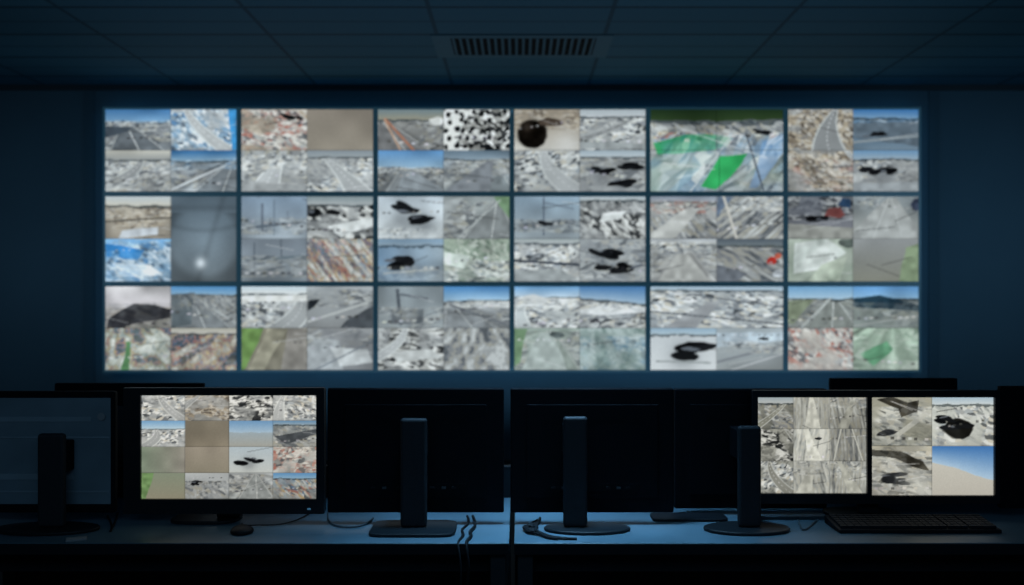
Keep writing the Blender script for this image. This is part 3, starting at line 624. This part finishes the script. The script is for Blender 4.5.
def mouse(x, y, label, rz=0):
    e = empty('mouse', (x, y, DT), rz, label, 'mouse')
    bm = bmesh.new(); bmesh.ops.create_uvsphere(bm, u_segments=28, v_segments=16, radius=1)
    for v in bm.verts:
        z = max(v.co.z, -.35); v.co = (v.co.x*.037*(1-.12*v.co.y), v.co.y*.048, (z+.35)*.017)
    newobj('shell', bm, M['plastic2'], e, smooth=True)
    bm = bmesh.new(); bmesh.ops.create_cone(bm, cap_ends=True, segments=20, radius1=.006, radius2=.006, depth=.006, matrix=Matrix.Translation((0, .025, .018)) @ Matrix.Rotation(math.pi/2, 4, 'Y'))
    newobj('scroll_wheel', bm, M['plastic'], e, smooth=False)
    return e
mouse(X(242, 2.945), 2.945, 'small black computer mouse lying on the desk', .3)
zc = DT+.004
def cable(pts, label, m='cable', r=.003):
    t = tube('cable', pts, r, M[m]); tag(t, label, 'cable'); return t
xm = X(242, 2.95)
cable([(xm-.016, 3.005, DT+.006), (xm+.03, 3.03, zc), (xm+.09, 3.01, zc), (xm+.15, 3.08, zc), (xm+.17, 3.2, zc), (xm+.18, 3.3, zc)], 'thin black mouse cable on the desk', r=.002)
xq = X(466, 2.9)
cable([(xq+.01, 3.14, DT+.006), (xq+.035, 3.0, DT+.006), (xq+.0, 2.94, DT+.006), (xq+.025, 2.88, DT+.006), (xq+.005, 2.83, DT+.007), (xq+.006, 2.800, DT-.005), (xq+.018, 2.795, .66), (xq+.002, 2.795, .58), (xq+.02, 2.80, .35), (xq+.02, 2.803, .08), (xq+.05, 2.80, .006)], 'black cable hanging over the front edge of the desk', r=.005)
cable([(xq-.01, 3.15, zc), (xq+.01, 3.05, zc), (xq-.03, 2.97, zc), (xq+.0, 2.90, zc), (xq-.022, 2.83, zc+.001), (xq-.018, 2.799, DT-.006), (xq-.006, 2.79, .64), (xq-.018, 2.79, .55), (xq-.012, 2.79, .3), (xq-.03, 2.79, .05), (xq-.1, 2.79, .006)], 'second black cable hanging over the desk edge', r=.004)
rg = np.random.default_rng(4)
cb_ = empty('cable_bundle', (X(541, 2.97), 2.965, DT), 0, 'tangled black cable bundle beside the oval stand', 'cable')
for k, (n, r) in enumerate(((15, .0045), (13, .0035), (11, .004))):
    pts = [(.0, .150-.01*k, r+.0005)]
    for i in range(n):
        a = i*1.35+k*2.1+rg.uniform(-.4, .4); rr = rg.uniform(.35, 1)
        pts.append((-.034+.034*rr*math.cos(a), .07*rr*math.sin(a), r+.001+.008*abs(math.sin(i*1.7+k))))
    pts += [(.0+.03*k, -.108-.004*k, r+.001), (.05+.03*k, -.118, r+.001)]
    tube('strand', pts, r, M['cable'], cb_)
cable([(X(322, 3.1), 3.2, zc), (X(328, 3.05), 3.03, zc), (X(345, 3), 2.985, zc), (X(366, 3.02), 3.00, zc), (X(372, 3.1), 3.12, zc)], 'grey cable curving across the desk', 'cablel', .0035)
cable([(X(800, 3.1), 3.12, zc), (X(800, 3), 3.0, zc), (X(806, 2.9), 2.93, zc), (X(815, 2.95), 3.0, zc), (X(822, 3.05), 3.10, zc)], 'grey cable beside the keyboard', 'cablel', .003)
cable([(X(101, 3.1), 3.15, zc), (X(104, 2.9), 2.98, zc), (X(106, 2.9), 2.90, zc), (X(114, 3), 3.0, zc), (X(118, 3.2), 3.2, zc)], 'black cable near the oval stand', 'cable', .0035)
def note(x, y, w, d, rz, label):
    bm = bmesh.new(); bbox(bm, -w/2, w/2, -d/2, d/2, 0, .006); o = newobj('notepad', bm, M['paper'], bevel=.001)
    o.location = (x, y, DT); o.rotation_euler = (0, 0, rz); tag(o, label, 'notepad')
note(X(84, 2.9), 2.85, .06, .035, .4, 'small pale notepad on the desk edge')
o = disc('tablet', 0, 0, .13, .05, 0, .010, M['plastic2'], None, .003, 40, 8); o.location = (X(690, 3.1), 3.13, DT) ; tag(o, 'flat black tablet lying behind the stands', 'tablet')

# ------------------------------------------------------------------ lights
def area(name, loc, rot, sx, sy, en, col, spread=180):
    l = bpy.data.lights.new(name, 'AREA'); l.shape = 'RECTANGLE'; l.size = sx; l.size_y = sy; l.energy = en; l.color = col; l.spread = math.radians(spread)
    o = bpy.data.objects.new(name, l); COL.objects.link(o); o.location = loc; o.rotation_euler = rot; return o
area('desk_fill', (0.12, 2.98, 3.3), (0, 0, 0), .4, .3, 6.5, (.34, .67, 1.0), 42)  # added fill that brightens the desk top, no fixture here
area('fill_light', (0, -.6, 2.9), (math.radians(55), 0, 0), 4, 1, 6, (.38, .68, 1.0), 120)
area('ceiling_fill', (0, 4.8, 2.0), (math.radians(180), 0, 0), 6, 3, 8.5, (.30, .67, 1.0), 180)  # added upward fill to lift the ceiling, no real lamp
area('wall_fill', (4.1, 5.0, 2.3), (math.radians(80), 0, 0), 1.0, 1.0, 5.8, (.38, .70, 1.0), 90)  # added fill for the right side of the wall, no fixture
area('wall_fill', (-4.1, 5.0, 2.3), (math.radians(80), 0, 0), 1.0, 1.0, 3.4, (.42, .72, 1.0), 90)  # weaker added fill for the left side, no fixture
area('wall_fill', (0, 7.3, .6), (math.radians(125), 0, 0), 6, .2, 5.5, (.36, .69, 1.0), 120)  # added low fill for the glow under the displays, no fixture
w = bpy.data.worlds.new('world'); sc.world = w; w.use_nodes = True
w.node_tree.nodes['Background'].inputs[0].default_value = (.03, .055, .075, 1); w.node_tree.nodes['Background'].inputs[1].default_value = .3
